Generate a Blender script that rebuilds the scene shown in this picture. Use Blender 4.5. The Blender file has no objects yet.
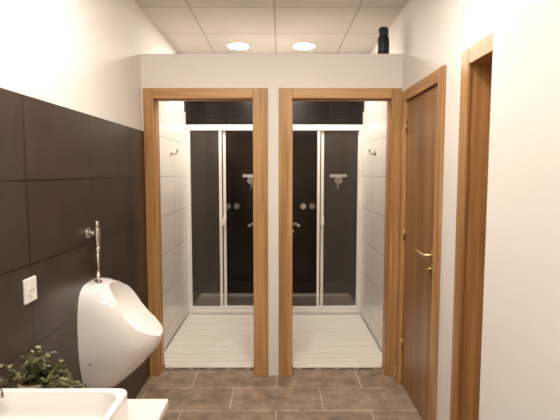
import bpy, bmesh, math, random
from mathutils import Vector, Matrix
random.seed(7)
S=bpy.context.scene
S.view_settings.view_transform='Standard'
S.view_settings.look='None'
S.view_settings.exposure=0.0

# ------------------------------------------------------------ materials
def newmat(n):
    m=bpy.data.materials.new(n); m.use_nodes=True
    nt=m.node_tree; b=nt.nodes['Principled BSDF']
    return m,nt,b
def plain(n,c,r=0.5,metal=0.0,noise=0.0,coat=0.0):
    m,nt,b=newmat(n)
    b.inputs['Base Color'].default_value=(*c,1)
    b.inputs['Roughness'].default_value=r
    b.inputs['Metallic'].default_value=metal
    b.inputs['Coat Weight'].default_value=coat
    if noise>0:
        tc=nt.nodes.new('ShaderNodeTexCoord'); nz=nt.nodes.new('ShaderNodeTexNoise')
        nz.inputs['Scale'].default_value=6; nz.inputs['Detail'].default_value=6
        mx=nt.nodes.new('ShaderNodeMix'); mx.data_type='RGBA'
        mx.inputs[6].default_value=(*[x*(1-noise) for x in c],1)
        mx.inputs[7].default_value=(*[min(1,x*(1+noise)) for x in c],1)
        nt.links.new(tc.outputs['Object'],nz.inputs['Vector'])
        nt.links.new(nz.outputs['Fac'],mx.inputs[0]); nt.links.new(mx.outputs[2],b.inputs['Base Color'])
    return m
def tile(n,c1,c2,cm,w,h,mortar,axes,off,stagger=0.0,rough=0.35,mott=0.25,bump=0.3,nscale=7,spec=0.5):
    m,nt,b=newmat(n); N=nt.nodes; L=nt.links
    tc=N.new('ShaderNodeTexCoord'); sp=N.new('ShaderNodeSeparateXYZ'); cb=N.new('ShaderNodeCombineXYZ')
    L.new(tc.outputs['Object'],sp.inputs[0])
    for i,a in enumerate(axes):
        ad=N.new('ShaderNodeMath'); ad.operation='ADD'; ad.inputs[1].default_value=-off[i]+20*(w if i==0 else h)
        L.new(sp.outputs['XYZ'.index(a)],ad.inputs[0]); L.new(ad.outputs[0],cb.inputs[i])
    br=N.new('ShaderNodeTexBrick'); br.offset=stagger; br.squash=1.0
    br.inputs['Scale'].default_value=1; br.inputs['Mortar Size'].default_value=mortar
    br.inputs['Mortar Smooth'].default_value=0.1
    br.inputs['Brick Width'].default_value=w; br.inputs['Row Height'].default_value=h
    br.inputs['Color1'].default_value=(*c1,1); br.inputs['Color2'].default_value=(*c2,1); br.inputs['Mortar'].default_value=(*cm,1)
    L.new(cb.outputs[0],br.inputs['Vector'])
    nz=N.new('ShaderNodeTexNoise'); nz.inputs['Scale'].default_value=nscale; nz.inputs['Detail'].default_value=8; nz.inputs['Roughness'].default_value=0.65
    L.new(tc.outputs['Object'],nz.inputs['Vector'])
    mr=N.new('ShaderNodeMapRange'); mr.inputs[1].default_value=0.3; mr.inputs[2].default_value=0.7
    mr.inputs[3].default_value=1-mott; mr.inputs[4].default_value=1+mott
    L.new(nz.outputs['Fac'],mr.inputs[0])
    vm=N.new('ShaderNodeVectorMath'); vm.operation='SCALE'
    L.new(br.outputs['Color'],vm.inputs[0]); L.new(mr.outputs[0],vm.inputs['Scale'])
    L.new(vm.outputs[0],b.inputs['Base Color'])
    b.inputs['Roughness'].default_value=rough
    b.inputs['Specular IOR Level'].default_value=spec
    iv=N.new('ShaderNodeMath'); iv.operation='SUBTRACT'; iv.inputs[0].default_value=1
    L.new(br.outputs['Fac'],iv.inputs[1])
    bp=N.new('ShaderNodeBump'); bp.inputs['Strength'].default_value=bump; bp.inputs['Distance'].default_value=0.003
    L.new(iv.outputs[0],bp.inputs['Height']); L.new(bp.outputs[0],b.inputs['Normal'])
    return m
def wood(n,ca,cb_,axis='Z',rough=0.4):
    m,nt,b=newmat(n); N=nt.nodes; L=nt.links
    tc=N.new('ShaderNodeTexCoord'); mp=N.new('ShaderNodeMapping')
    sc={'X':(1.6,55,55),'Y':(55,1.6,55),'Z':(55,55,1.6)}[axis]
    mp.inputs['Scale'].default_value=sc
    nz=N.new('ShaderNodeTexNoise'); nz.inputs['Scale'].default_value=1; nz.inputs['Detail'].default_value=5; nz.inputs['Distortion'].default_value=0.8
    L.new(tc.outputs['Object'],mp.inputs[0]); L.new(mp.outputs[0],nz.inputs['Vector'])
    mp2=N.new('ShaderNodeMapping'); mp2.inputs['Scale'].default_value=tuple(x*0.18 for x in sc)
    nz2=N.new('ShaderNodeTexNoise'); nz2.inputs['Scale'].default_value=1; nz2.inputs['Detail'].default_value=3
    L.new(tc.outputs['Object'],mp2.inputs[0]); L.new(mp2.outputs[0],nz2.inputs['Vector'])
    av=N.new('ShaderNodeMath'); av.operation='ADD'; L.new(nz.outputs['Fac'],av.inputs[0]); L.new(nz2.outputs['Fac'],av.inputs[1])
    hf=N.new('ShaderNodeMath'); hf.operation='MULTIPLY'; hf.inputs[1].default_value=0.5; L.new(av.outputs[0],hf.inputs[0])
    cr=N.new('ShaderNodeValToRGB'); cr.color_ramp.elements[0].position=0.38; cr.color_ramp.elements[1].position=0.62
    cr.color_ramp.elements[0].color=(*ca,1); cr.color_ramp.elements[1].color=(*cb_,1)
    L.new(hf.outputs[0],cr.inputs[0]); L.new(cr.outputs[0],b.inputs['Base Color'])
    b.inputs['Roughness'].default_value=rough
    return m
M={}
M['paint']=plain('wall_paint',(0.82,0.785,0.745),0.7,noise=0.015)
M['ceil']=tile('ceiling_tile',(0.70,0.655,0.60),(0.69,0.645,0.59),(0.48,0.44,0.39),0.6,0.6,0.008,'XY',(-0.04,3.29),rough=0.8,mott=0.02,bump=0.4)
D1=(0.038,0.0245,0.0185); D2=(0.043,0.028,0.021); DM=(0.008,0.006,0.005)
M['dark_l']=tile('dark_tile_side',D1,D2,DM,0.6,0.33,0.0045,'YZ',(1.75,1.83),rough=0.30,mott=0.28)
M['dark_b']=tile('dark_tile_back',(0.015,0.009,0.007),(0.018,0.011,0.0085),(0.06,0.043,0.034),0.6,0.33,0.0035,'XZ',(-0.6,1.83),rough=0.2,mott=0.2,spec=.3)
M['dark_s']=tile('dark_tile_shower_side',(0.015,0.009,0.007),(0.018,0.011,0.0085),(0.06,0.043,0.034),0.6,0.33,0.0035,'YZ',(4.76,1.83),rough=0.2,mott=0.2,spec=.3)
LT=(0.78,0.74,0.69)
M['light_s']=tile('light_tile_side',LT,(0.76,0.72,0.67),(0.5,0.46,0.42),0.6,0.33,0.004,'YZ',(3.6,2.16),rough=0.25,mott=0.02)
M['floor']=tile('floor_tile',(0.275,0.205,0.15),(0.33,0.25,0.185),(0.48,0.39,0.30),0.61,0.31,0.0045,'XY',(-0.33,3.10),stagger=0.5,rough=0.27,mott=0.38,nscale=8)
OA=(0.32,0.155,0.052); OB=(0.58,0.33,0.135)
for a in 'XYZ': M['oak'+a]=wood('oak_'+a,OA,OB,a)
M['leaf']=wood('door_veneer',(0.22,0.100,0.034),(0.38,0.195,0.076),'Z',0.34)
M['ceramic']=plain('white_ceramic',(0.86,0.83,0.80),0.12,coat=0.3)
M['plastic']=plain('white_plastic',(0.82,0.79,0.75),0.35)
M['alu']=plain('white_lacquered_aluminium',(0.86,0.83,0.79),0.3)
M['mat']=plain('cream_slats',(0.87,0.83,0.77),0.5,noise=0.03)
M['chrome']=plain('chrome',(0.75,0.73,0.70),0.15,1.0)
M['steel']=plain('brushed_steel',(0.5,0.47,0.43),0.3,1.0)
M['black']=plain('black_plastic',(0.012,0.010,0.009),0.4)
M['marble']=plain('white_marble',(0.76,0.74,0.71),0.2,noise=0.08)
M['pot']=plain('clay_pot',(0.50,0.37,0.26),0.7,noise=0.1)
M['brass']=plain('brass',(0.6,0.42,0.22),0.3,1.0)
m,nt,b=newmat('leaf_green')
oi=nt.nodes.new('ShaderNodeTexNoise'); oi.inputs['Scale'].default_value=35
tc=nt.nodes.new('ShaderNodeTexCoord'); nt.links.new(tc.outputs['Object'],oi.inputs['Vector'])
cr=nt.nodes.new('ShaderNodeValToRGB'); cr.color_ramp.elements[0].position=.35; cr.color_ramp.elements[1].position=.7
cr.color_ramp.elements[0].color=(0.035,0.038,0.012,1); cr.color_ramp.elements[1].color=(0.25,0.24,0.10,1)
nt.links.new(oi.outputs['Fac'],cr.inputs[0]); nt.links.new(cr.outputs[0],b.inputs['Base Color']); b.inputs['Roughness'].default_value=0.45
M['green']=m
def glass(n,haze,ior):
    m=bpy.data.materials.new(n); m.use_nodes=True; nt=m.node_tree; N=nt.nodes; L=nt.links; N.clear()
    o=N.new('ShaderNodeOutputMaterial'); t=N.new('ShaderNodeBsdfTransparent'); g=N.new('ShaderNodeBsdfGlossy'); d=N.new('ShaderNodeBsdfDiffuse')
    t.inputs[0].default_value=(0.93,0.90,0.87,1); g.inputs['Roughness'].default_value=0.0; d.inputs[0].default_value=(0.7,0.64,0.58,1)
    f=N.new('ShaderNodeFresnel'); f.inputs[0].default_value=ior
    a=N.new('ShaderNodeMixShader'); c=N.new('ShaderNodeMixShader'); c.inputs[0].default_value=haze
    L.new(f.outputs[0],a.inputs[0]); L.new(t.outputs[0],a.inputs[1]); L.new(g.outputs[0],a.inputs[2])
    L.new(a.outputs[0],c.inputs[1]); L.new(d.outputs[0],c.inputs[2]); L.new(c.outputs[0],o.inputs[0])
    return m
M['glass']=glass('clear_glass',0.0,1.2); M['haze']=glass('reflection_haze_glass',0.05,1.3)  # haze: pale diffuse mixed in as painted reflection of the white wall
def emis(n,s):
    m=bpy.data.materials.new(n); m.use_nodes=True; nt=m.node_tree; b=nt.nodes['Principled BSDF']
    b.inputs['Emission Color'].default_value=(1,0.92,0.825,1); b.inputs['Emission Strength'].default_value=s
    b.inputs['Base Color'].default_value=(.9,.9,.9,1)
    return m
M['lampA']=emis('led_panel_shower',230)
M['lampB']=emis('led_panel_room',205)

# ------------------------------------------------------------ helpers
def link(ob,parent=None):
    S.collection.objects.link(ob)
    if parent: ob.parent=parent
    return ob
def empty(name):
    e=bpy.data.objects.new(name,None); e.empty_display_size=.1; return link(e)
def addbox(bm,x0,x1,y0,y1,z0,z1):
    r=bmesh.ops.create_cube(bm,size=1)
    for v in r['verts']:
        v.co=Vector(((x0+x1)/2+v.co.x*(x1-x0),(y0+y1)/2+v.co.y*(y1-y0),(z0+z1)/2+v.co.z*(z1-z0)))
def boxes(name,lst,mat,parent=None,bevel=0,seg=2):
    bm=bmesh.new()
    for b in lst: addbox(bm,*b)
    me=bpy.data.meshes.new(name); bm.to_mesh(me); bm.free(); me.materials.append(mat)
    ob=link(bpy.data.objects.new(name,me),parent)
    if bevel:
        md=ob.modifiers.new('bevel','BEVEL'); md.width=bevel; md.segments=seg; md.limit_method='ANGLE'
        for p in me.polygons: p.use_smooth=True
        w=ob.modifiers.new('wn','WEIGHTED_NORMAL')
    return ob
def box(name,x0,x1,y0,y1,z0,z1,mat,parent=None,bevel=0,seg=2): return boxes(name,[(x0,x1,y0,y1,z0,z1)],mat,parent,bevel,seg)
def smooth(me):
    for p in me.polygons: p.use_smooth=True
def cyl(name,p0,p1,r,mat,parent=None,seg=24,r2=None,bevel=0.0):
    p0=Vector(p0);p1=Vector(p1); d=p1-p0
    bm=bmesh.new(); bmesh.ops.create_cone(bm,cap_ends=True,segments=seg,radius1=r,radius2=r if r2 is None else r2,depth=d.length)
    rot=d.to_track_quat('Z','Y').to_matrix().to_4x4()
    bmesh.ops.transform(bm,matrix=Matrix.Translation((p0+p1)/2)@rot,verts=bm.verts)
    me=bpy.data.meshes.new(name); bm.to_mesh(me); bm.free(); me.materials.append(mat)
    for p in me.polygons: p.use_smooth=len(p.vertices)==4
    ob=link(bpy.data.objects.new(name,me),parent)
    if bevel:
        md=ob.modifiers.new('b','BEVEL'); md.width=bevel; md.segments=3; md.limit_method='ANGLE'
    return ob
def tube(name,pts,r,mat,parent=None):
    cu=bpy.data.curves.new(name,'CURVE'); cu.dimensions='3D'; cu.bevel_depth=r; cu.bevel_resolution=5; cu.use_fill_caps=True
    sp=cu.splines.new('BEZIER'); sp.bezier_points.add(len(pts)-1)
    for bp_,p in zip(sp.bezier_points,pts): bp_.co=p; bp_.handle_left_type=bp_.handle_right_type='AUTO'
    cu.materials.append(mat); return link(bpy.data.objects.new(name,cu),parent)
def polytube(name,pts,r,mat,parent=None):
    cu=bpy.data.curves.new(name,'CURVE'); cu.dimensions='3D'; cu.bevel_depth=r; cu.bevel_resolution=5; cu.use_fill_caps=True
    sp=cu.splines.new('POLY'); sp.points.add(len(pts)-1)
    for q,p in zip(sp.points,pts): q.co=(*p,1)
    cu.materials.append(mat); return link(bpy.data.objects.new(name,cu),parent)
def lathe(name,prof,c,mat,parent=None,seg=32):
    bm=bmesh.new(); rings=[]
    for r,z in prof:
        rings.append([bm.verts.new((c[0]+r*math.cos(2*math.pi*i/seg),c[1]+r*math.sin(2*math.pi*i/seg),c[2]+z)) for i in range(seg)])
    for a,b_ in zip(rings,rings[1:]):
        for i in range(seg): bm.faces.new((a[i],a[(i+1)%seg],b_[(i+1)%seg],b_[i]))
    bm.faces.new(rings[0][::-1]); bm.faces.new(rings[-1])
    me=bpy.data.meshes.new(name); bm.to_mesh(me); bm.free(); me.materials.append(mat); smooth(me)
    return link(bpy.data.objects.new(name,me),parent)

# ------------------------------------------------------------ room shell
XL=-1.0; XT=-0.985; XR=0.88; YP=3.30; YQ=3.43; YB=5.42; H=2.70
box('floor',-1.15,1.15,-1.7,5.6,-0.1,0,M['floor'])
box('ceiling',-1.15,1.15,-1.7,5.6,H,H+0.1,M['ceil'])
box('wall_left',-1.12,XL,-1.6,5.55,0,H,M['paint'])
box('wall_back',XL,XR+.14,YB+0.015,5.55,0,H,M['paint'])
box('wall_front',XL,XR+.14,-1.62,-1.5,0,H,M['paint'])
box('wall_left_dark_tiling',XL,XT,-1.5,YP,0,1.83,M['dark_l'])
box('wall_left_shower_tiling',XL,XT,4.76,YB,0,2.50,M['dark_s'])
box('wall_left_light_tiling',XL,XT,YQ,4.76,0,2.16,M['light_s'])
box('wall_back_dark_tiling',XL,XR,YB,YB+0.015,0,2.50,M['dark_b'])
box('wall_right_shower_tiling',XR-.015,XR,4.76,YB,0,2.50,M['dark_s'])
box('wall_right_light_tiling',XR-.015,XR,YQ,4.76,0,2.16,M['light_s'])
box('wall_divider',-0.09,-0.01,YQ,YB,0,2.38,M['paint'])
boxes('wall_divider_light_tiling',[(-0.10,-0.09,YQ,4.76,0,2.16),(-0.01,0.0,YQ,4.76,0,2.16)],M['light_s'])
boxes('wall_divider_shower_tiling',[(-0.10,-0.09,4.76,YB,0,2.38),(-0.01,0.0,4.76,YB,0,2.38)],M['dark_s'])
ZT=2.090
LO=(-0.937,-0.170,ZT); RO=(0.064,0.830,ZT)
boxes('wall_partition',[(XL,LO[0],YP,YQ,0,2.38),(LO[1],RO[0],YP,YQ,0,2.38),(RO[1],XR,YP,YQ,0,2.38),
    (LO[0],LO[1],YP,YQ,ZT,2.38),(RO[0],RO[1],YP,YQ,ZT,2.38)],M['paint'])
R1=(2.49,3.18,2.05); R2=(1.42,2.13,2.05)
boxes('wall_right',[(XR,XR+.14,R1[1],5.55,0,H),(XR,XR+.14,R2[1],R1[0],0,H),(XR,XR+.14,1.33,R2[0],0,H),
    (XR,XR+.14,R1[0],R1[1],2.05,H),(XR,XR+.14,R2[0],R2[1],2.05,H)],M['paint'])
box('wall_right_projection',0.613,1.02,-1.6,1.33,0,H,M['paint'])
boxes('baseboard_right',[(XR-.012,XR,3.245,YP,0,0.08),(XR-.012,XR,2.205,2.425,0,0.08)],M['plastic'],bevel=.003)

# ------------------------------------------------------------ door frames / doors
def shower_door(name,o,outer,hinge,swing_in=0.66):
    e=empty(name); x0,x1,zt=o; ox0,ox1=outer; zc=2.137
    ix0=x0+.022; ix1=x1-.022; iz=zt-.022
    yf=YP-.018
    boxes('casing_jambs',[(ox0,ix0+.004,yf,YP,0,zc),(ix1-.004,ox1,yf,YP,0,zc)],M['oakZ'],e,.004)
    boxes('casing_head',[(ix0+.0045,ix1-.0045,yf+.001,YP,iz-.004,zc)],M['oakX'],e,.003)
    boxes('rear_casing_jambs',[(max(ix0-.07,XT+.001),ix0+.002,YQ,YQ+.012,0,zt+.05),(ix1-.002,min(ix1+.07,XR-.016),YQ,YQ+.012,0,zt+.05)],M['oakZ'],e,.003)
    boxes('rear_casing_head',[(ix0+.0045,ix1-.0045,YQ,YQ+.012,iz-.002,zt+.05)],M['oakX'],e,.003)
    boxes('lining',[(x0,ix0,YP,YQ,0,zt),(ix1,x1,YP,YQ,0,zt),(ix0,ix0+.008,YP+.03,YP+.08,0,iz),(ix1-.008,ix1,YP+.03,YP+.08,0,iz)],M['oakZ'],e,.002)
    boxes('lining_head',[(ix0,ix1,YP,YQ,iz,zt),(ix0,ix1,YP+.03,YP+.08,iz-.008,iz)],M['oakX'],e,.002)
    t=.036
    if hinge=='R': lx0,lx1=ix1+.000,ix1+t; s=-1; face=lx0
    else: lx0,lx1=ix0-t,ix0; s=1; face=lx1
    y0=YQ+.02
    box('leaf',lx0,lx1,y0,y0+swing_in,.035,2.05,M['leaf'],e,.002)
    hy=y0+swing_in-.06; hz=1.07
    for sd,fc in ((s,face),(-s,lx1 if s<0 else lx0)):
        cyl('rose',(fc,hy,hz),(fc+sd*.008,hy,hz),.026,M['chrome'],e)
        cyl('rose_lower',(fc,hy,hz-.07),(fc+sd*.008,hy,hz-.07),.022,M['chrome'],e)
        if sd==s:
            cyl('thumb_turn',(fc,hy,hz-.07),(fc+sd*.04,hy,hz-.07),.010,M['chrome'],e)
            polytube('lever',[(fc,hy,hz),(fc+sd*.060,hy,hz),(fc+sd*.072,hy-.03,hz),(fc+sd*.078,hy-.13,hz)],.012,M['chrome'],e)
    for z in (.3,1.1,1.85):
        hx=ix1 if hinge=='R' else ix0
        cyl('hinge',(hx,YQ+.016,z-.04),(hx,YQ+.016,z+.04),.007,M['steel'],e)
shower_door('door_1',LO,(-.984,-.088),'R')
shower_door('door_2',RO,(-.008,.874),'L')

def side_door(name,o,outer,recess,hinges=True):
    e=empty(name); y0,y1,zt=o; oy0,oy1=outer; zc=2.10
    iy0=y0+.02; iy1=y1-.02; iz=zt-.02; xf=XR-.018
    boxes('casing_jambs',[(xf,XR,oy0,iy0+.004,0,zc),(xf,XR,iy1-.004,oy1,0,zc)],M['oakZ'],e,.004)
    boxes('casing_head',[(xf+.001,XR,iy0+.0045,iy1-.0045,iz-.004,zc)],M['oakY'],e,.003)
    boxes('lining',[(XR,XR+.14,y0,iy0,0,zt),(XR,XR+.14,iy1,y1,0,zt)],M['oakZ'],e,.002)
    boxes('lining_head',[(XR,XR+.14,iy0,iy1,iz,zt)],M['oakY'],e,.002)
    xl=XR+recess
    box('leaf',xl,xl+.036,iy0+.003,iy1-.003,.008,iz-.003,M['leaf'],e,.002)
    hy=iy0+.06; hz=1.055
    cyl('rose',(xl,hy,hz),(xl-.010,hy,hz),.028,M['brass'],e)
    cyl('key_rose',(xl,hy,hz-.08),(xl-.010,hy,hz-.08),.026,M['brass'],e)
    cyl('thumb_turn',(xl,hy,hz-.08),(xl-.03,hy,hz-.08),.009,M['brass'],e)
    polytube('lever',[(xl,hy,hz),(xl-.05,hy,hz),(xl-.058,hy+.02,hz),(xl-.055,hy+.13,hz+.002)],.0115,M['brass'],e)
    if hinges:
        for z in (.3,1.1,1.85): cyl('hinge',(xl-.006,iy1-.004,z-.04),(xl-.006,iy1-.004,z+.04),.007,M['brass'],e)
side_door('door_3',R1,(2.43,3.24),.004)
side_door('door_4',R2,(1.345,2.195),.085,False)

# ------------------------------------------------------------ ceiling lights
def lamp(x,y,mat,r=.10):
    e=empty('ceiling_downlight')
    lathe('trim_ring',[(r-.012,-.001),(r-.010,-.012),(r+.004,-.012),(r+.014,-.002),(r+.014,0.0)],(x,y,H),M['plastic'],e,40)
    cyl('led_panel',(x,y,H-.0145),(x,y,H-.0125),r-.008,mat,e,40)
for x in (-.38,.22): lamp(x,4.24,M['lampA'])
for x in (-.34,.26):
    for y in (1.79,-.01): lamp(x,y,M['lampB'])

# ------------------------------------------------------------ shower cubicle contents
def mat_(x0,x1,dx0,dx1):
    bxs=[]; y=3.40
    while y<4.68:
        a,b_=(dx0,dx1) if y<3.45 else (x0,x1)
        bxs.append((a,b_,y,y+.038,.010,.026)); y+=.052
    for i in range(5):
        xx=dx0+.03+(dx1-dx0-.10)*i/4; bxs.append((xx,xx+.04,3.405,y-.016,0,.0105))
    boxes('slatted_shower_mat',bxs,M['mat'],None,.003)
mat_(-.975,-.115,-.900,-.205); mat_(.012,.855,.100,.795)
def tray(x0,x1):
    bm=bmesh.new(); addbox(bm,x0,x1,4.715,YB,0,.065)
    top=[f for f in bm.faces if f.normal.z>.9]
    bmesh.ops.inset_region(bm,faces=top,thickness=.045)
    bmesh.ops.inset_region(bm,faces=top,thickness=.02)
    for v in top[0].verts: v.co.z=.030
    me=bpy.data.meshes.new('shower_tray'); bm.to_mesh(me); bm.free(); me.materials.append(M['ceramic'])
    e=empty('shower_tray'); ob=link(bpy.data.objects.new('basin',me),e)
    md=ob.modifiers.new('b','BEVEL'); md.width=.006; md.segments=3; smooth(me)
    xc=(x0+x1)/2
    cyl('drain_cover',(xc-.05,4.87,.030),(xc-.05,4.87,.036),.05,M['steel'],e)
    cyl('drain_hole',(xc-.05,4.87,.036),(xc-.05,4.87,.037),.03,M['black'],e)
tray(XT,-.10); tray(0,XR-.015)
def enclosure(x0,x1,sa,sb):
    e=empty('shower_enclosure'); z0,z1=.065,2.03; W=.035
    boxes('frame',[(x0,x0+W,4.725,4.775,z0,z1),(x1-W,x1,4.725,4.775,z0,z1),(x0+W,x1-W,4.722,4.778,z1-.06,z1),(x0+W,x1-W,4.725,4.775,z0,z0+.04)],M['alu'],e,.004)
    a,b_=z0+.04,z1-.06
    boxes('stiles',[(sa-.030,sa,4.730,4.746,a,b_),(sb,sb+.030,4.752,4.768,a,b_),
        (x0+W,x0+W+.012,4.730,4.746,a,b_),(x1-W-.012,x1-W,4.752,4.768,a,b_)],M['alu'],e,.003)
    left_haze = x0<-.5
    box('glass_pane_left',x0+W+.01,sa-.024,4.735,4.740,a,b_,M['haze' if left_haze else 'glass'],e)
    box('glass_pane_right',sb+.024,x1-W-.01,4.757,4.762,a,b_,M['glass' if left_haze else 'haze'],e)
    hx=sb+.013
    box('pull_handle',hx-.018,hx+.018,4.700,4.752,.98,1.06,M['alu'],e,.006,3)
enclosure(XT,-.10,-.610,-.600); enclosure(0,XR-.015,.420,.432)

def mixer(x,z,d=.11):
    e=empty('shower_mixer'); y=YB
    for dx in (0,d):
        cyl('escutcheon',(x+dx,y,z),(x+dx,y-.012,z),.036,M['chrome'],e)
        cyl('knob',(x+dx,y-.012,z),(x+dx,y-.06,z),.026,M['chrome'],e,24,.022)
def soap(x,z):
    e=empty('soap_dish_with_hand_shower'); y=YB
    box('shelf',x-.10,x+.10,y-.10,y,z-.012,z,M['ceramic'],e,.005,3)
    boxes('rim',[(x-.10,x+.10,y-.10,y-.09,z,z+.025),(x-.10,x-.09,y-.09,y,z,z+.025),(x+.09,x+.10,y-.09,y,z,z+.025)],M['ceramic'],e,.003)
    cyl('bracket',(x,y,z-.03),(x,y-.05,z-.04),.016,M['chrome'],e)
    polytube('hand_shower_handle',[(x,y-.05,z-.15),(x,y-.06,z-.03),(x,y-.085,z+.02)],.014,M['plastic'],e)
    cyl('hand_shower_head',(x,y-.075,z-.03),(x,y-.125,z-.05),.040,M['plastic'],e,28,.046)
mixer(.28,1.13); soap(.69,1.49)
mixer(-.63,1.13); soap(-.34,1.49)
def hook(x,s):
    e=empty('coat_hook'); y,z=4.1,1.71
    cyl('plate',(x,y,z),(x+s*.008,y,z),.022,M['steel'],e)
    tube('peg',[(x+s*.006,y,z),(x+s*.035,y,z-.01),(x+s*.055,y,z+.02)],.007,M['steel'],e)
    cyl('tip',(x+s*.05,y,z+.018),(x+s*.062,y,z+.03),.010,M['steel'],e)
hook(XT,1); hook(XR-.015,-1)

# ------------------------------------------------------------ bottle on the partition
lathe('black_spray_bottle',[(.030,0),(.041,.006),(.044,.04),(.044,.105),(.040,.13),(.034,.142),(.034,.150),(.036,.156),(.037,.185),(.030,.200),(.012,.205)],(.752,3.365,2.38),M['black'])

# ------------------------------------------------------------ urinal
UY=2.31
def urinal():
    e=empty('urinal')
    prof=[(.385,.045,.07),(.395,.085,.095),(.42,.13,.115),(.46,.18,.135),(.51,.238,.150),(.56,.290,.162),(.60,.323,.170),(.64,.350,.174),
          (.67,.360,.176),(.70,.362,.177),(.74,.352,.177),(.79,.325,.175),(.84,.285,.170),(.885,.237,.162),(.92,.187,.150),(.945,.138,.132),(.962,.090,.105),(.970,.045,.065)]
    bm=bmesh.new(); rings=[]; n=28
    for z,d,w in prof:
        ring=[]
        for i in range(n+1):
            t=math.pi*i/n
            ring.append(bm.verts.new((XT+d*max(0,math.sin(t))**.72,UY-w*math.copysign(abs(math.cos(t))**.85,math.cos(t)),z)))
        rings.append(ring)
    for a,b_ in zip(rings,rings[1:]):
        for i in range(n): bm.faces.new((a[i],a[i+1],b_[i+1],b_[i]))
        bm.faces.new((a[n],a[0],b_[0],b_[n]))
    bm.faces.new(rings[0][::-1]); bm.faces.new(rings[-1])
    bmesh.ops.recalc_face_normals(bm,faces=bm.faces)
    me=bpy.data.meshes.new('bowl'); bm.to_mesh(me); bm.free(); me.materials.append(M['ceramic'])
    ob=link(bpy.data.objects.new('bowl',me),e)
    bm=bmesh.new(); bmesh.ops.create_uvsphere(bm,u_segments=48,v_segments=24,radius=1)
    n_=Vector((.66,0,.75)).normalized(); sl=Vector((-.75,0,.66)).normalized(); yy=Vector((0,1,0))
    mt=Matrix(((sl.x*.190,yy.x*.142,n_.x*.15,XT+.232),(sl.y*.190,yy.y*.142,n_.y*.15,UY),(sl.z*.190,yy.z*.142,n_.z*.15,.820),(0,0,0,1)))
    bmesh.ops.transform(bm,matrix=mt,verts=bm.verts)
    bmesh.ops.recalc_face_normals(bm,faces=bm.faces)
    cm=bpy.data.meshes.new('cut'); bm.to_mesh(cm); bm.free()
    cut=link(bpy.data.objects.new('cut',cm))
    md=ob.modifiers.new('bool','BOOLEAN'); md.object=cut; md.operation='DIFFERENCE'; md.solver='EXACT'
    dg=bpy.context.evaluated_depsgraph_get(); dg.update()
    nm=bpy.data.meshes.new_from_object(ob.evaluated_get(dg)); ob.modifiers.clear(); ob.data=nm
    bpy.data.objects.remove(cut)
    smooth(nm)
    bv=ob.modifiers.new('b','BEVEL'); bv.width=.010; bv.segments=3; bv.limit_method='ANGLE'; bv.angle_limit=math.radians(40)
    w=ob.modifiers.new('wn','WEIGHTED_NORMAL')
    cyl('drain_strainer',(XT+.20,UY,.668),(XT+.20,UY,.680),.03,M['chrome'],e)
    cyl('fixing_cap',(XT+.05,UY-.155,.60),(XT+.05,UY-.168,.60),.012,M['chrome'],e)
    cyl('waste_pipe',(XT,UY,.45),(XT+.06,UY,.45),.02,M['plastic'],e)
urinal()
e=empty('urinal_flush_valve')
px=XT+.05; 
cyl('pipe',(px,UY-.03,.955),(px,UY-.03,1.17),.0085,M['chrome'],e)
cyl('spreader_nut',(px,UY-.03,.958),(px,UY-.03,.985),.018,M['chrome'],e,bevel=.003)
cyl('coupling',(px,UY-.03,1.13),(px,UY-.03,1.155),.014,M['chrome'],e)
cyl('valve_body',(px,UY-.03,1.155),(px,UY-.03,1.25),.017,M['chrome'],e,bevel=.004)
cyl('push_button',(px,UY-.03,1.25),(px,UY-.03,1.285),.013,M['chrome'],e,bevel=.004)
cyl('supply_elbow',(XT,UY-.03,1.225),(px,UY-.03,1.225),.012,M['chrome'],e)
cyl('wall_rose',(XT,UY-.03,1.225),(XT+.01,UY-.03,1.225),.028,M['chrome'],e)

# ------------------------------------------------------------ socket
e=empty('wall_socket')
box('plate',XT,XT+.010,1.69,1.775,1.025,1.122,M['plastic'],e,.004,3)
cyl('socket_ring',(XT+.010,1.7325,1.073),(XT+.0125,1.7325,1.073),.024,M['plastic'],e)
for dy in (-.009,.009): cyl('pin_hole',(XT+.0125,1.7325+dy,1.073),(XT+.013,1.7325+dy,1.073),.0035,M['black'],e)

# ------------------------------------------------------------ counter + sink + tap
e=empty('vanity_counter')
box('top',XT+.004,-.352,.25,1.37,.79,.82,M['marble'],e,.006,3)
boxes('supports',[(XT+.004,-.43,.30,.33,0,.79),(XT+.004,-.43,1.27,1.30,0,.79)],M['plastic'],e,.003)
def basin():
    e=empty('wash_basin')
    ob=box('bowl',-.90,-.424,.78,1.228,.82,.925,M['ceramic'])
    bm=bmesh.new(); bm.from_mesh(ob.data)
    ed=[x for x in bm.edges if abs(x.verts[0].co.z-x.verts[1].co.z)>.05]
    bmesh.ops.bevel(bm,geom=ed,offset=.030,segments=6,affect='EDGES',profile=.5); bm.to_mesh(ob.data); bm.free()
    c=box('c',-.86,-.444,.80,1.207,.85,1.0,M['ceramic'])
    bm=bmesh.new(); bm.from_mesh(c.data)
    ed=[x for x in bm.edges if min(x.verts[0].co.z,x.verts[1].co.z)<.9]
    bmesh.ops.bevel(bm,geom=ed,offset=.05,segments=8,affect='EDGES',profile=.5); bm.to_mesh(c.data); bm.free()
    md=ob.modifiers.new('bool','BOOLEAN'); md.object=c; md.solver='EXACT'
    dg=bpy.context.evaluated_depsgraph_get(); dg.update()
    nm=bpy.data.meshes.new_from_object(ob.evaluated_get(dg)); ob.modifiers.clear(); ob.data=nm
    bpy.data.objects.remove(c); smooth(nm); ob.parent=e
    bv=ob.modifiers.new('b','BEVEL'); bv.width=.006; bv.segments=3; bv.limit_method='ANGLE'; bv.angle_limit=math.radians(40)
    ob.modifiers.new('wn','WEIGHTED_NORMAL')
    cyl('waste',(-.65,1.0,.85),(-.65,1.0,.854),.03,M['chrome'],e)
basin()
e=empty('basin_tap')
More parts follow.
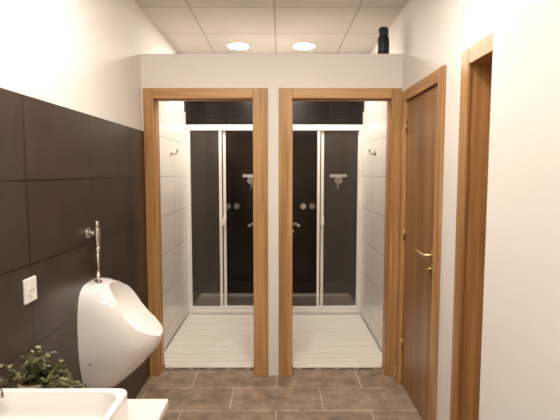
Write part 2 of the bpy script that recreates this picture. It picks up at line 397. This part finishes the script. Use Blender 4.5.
cyl('base',(-.935,1.16,.82),(-.935,1.16,1.0),.020,M['chrome'],e,bevel=.004)
polytube('spout',[(-.935,1.16,.965),(-.80,1.16,.955),(-.755,1.16,.945),(-.752,1.16,.93)],.012,M['chrome'],e)
polytube('lever',[(-.935,1.16,1.0),(-.935,1.16,1.02),(-.88,1.16,1.05)],.007,M['chrome'],e)

# ------------------------------------------------------------ potted plant
def plant():
    e=empty('potted_plant'); c=Vector((-.728,1.305,.82))
    YM=1.238
    lathe('pot',[(.034,0),(.038,.004),(.048,.075),(.053,.077),(.053,.093),(.046,.093),(.044,.084)],c,M['pot'],e)
    bmL=bmesh.new(); 
    bmS=bmesh.new()
    for k in range(85):
        az=random.uniform(0,2*math.pi); el=random.uniform(.10,1.4); ln=random.uniform(.07,.128)
        d=Vector((math.cos(az)*math.cos(el)*1.05,math.sin(az)*math.cos(el)*.7,math.sin(el)*.92))
        p0=c+Vector((random.uniform(-.025,.025),random.uniform(-.025,.025),.082))
        prev=p0; n=7
        for i in range(1,n+1):
            t=i/n
            p=p0+d*ln*t+Vector((0,0,-.035*t*t*math.cos(el)))+Vector([random.uniform(-.003,.003) for _ in range(3)])
            p.x=max(p.x,XT+.02); p.y=max(p.y,YM+.012)
            ax=(p-prev); 
            if ax.length>1e-5:
                r=bmesh.ops.create_cone(bmS,cap_ends=False,segments=4,radius1=.0012,radius2=.001,depth=ax.length)
                bmesh.ops.transform(bmS,matrix=Matrix.Translation((p+prev)/2)@ax.to_track_quat('Z','Y').to_matrix().to_4x4(),verts=r['verts'])
            prev=p
            if i<2: continue
            for s in (0,1):
                ld=(d*.5+Vector([random.uniform(-1,1) for _ in range(3)])).normalized()
                ld.z=ld.z*.6+.1
                sd=ld.cross(Vector((random.uniform(-.5,.5),random.uniform(-.5,.5),1))).normalized(); up=sd.cross(ld).normalized()
                l=random.uniform(.013,.022); w=l*.38
                q=p
                pts=[q,q+ld*l*.35+sd*w+up*.002,q+ld*l*.75+sd*w*.7+up*.001,q+ld*l-up*.002,q+ld*l*.75-sd*w*.7+up*.001,q+ld*l*.35-sd*w+up*.002,q+ld*l*.5-up*.0015]
                for a_ in pts: a_.x=max(a_.x,XT+.004); a_.y=max(a_.y,YM)
                v=[bmL.verts.new(a_) for a_ in pts]
                for a_,b_ in ((0,1),(1,2),(2,3),(3,4),(4,5),(5,0)): bmL.faces.new((v[a_],v[b_],v[6]))
    for bm,nm,mt in ((bmL,'leaves',M['green']),(bmS,'stems',M['green'])):
        me=bpy.data.meshes.new(nm); bm.to_mesh(me); bm.free(); me.materials.append(mt); link(bpy.data.objects.new(nm,me),e)
plant()

# ------------------------------------------------------------ world, camera
w=bpy.data.worlds.new('world'); S.world=w; w.use_nodes=True
w.node_tree.nodes['Background'].inputs[0].default_value=(.9,.85,.8,1); w.node_tree.nodes['Background'].inputs[1].default_value=.3
cd=bpy.data.cameras.new('camera'); cd.sensor_width=36; cd.lens=36*450/560
cam=link(bpy.data.objects.new('camera',cd)); cam.location=(0,0,1.53); cam.rotation_euler=(math.radians(90-4.7),0,0)
cd.clip_start=.02
S.camera=cam
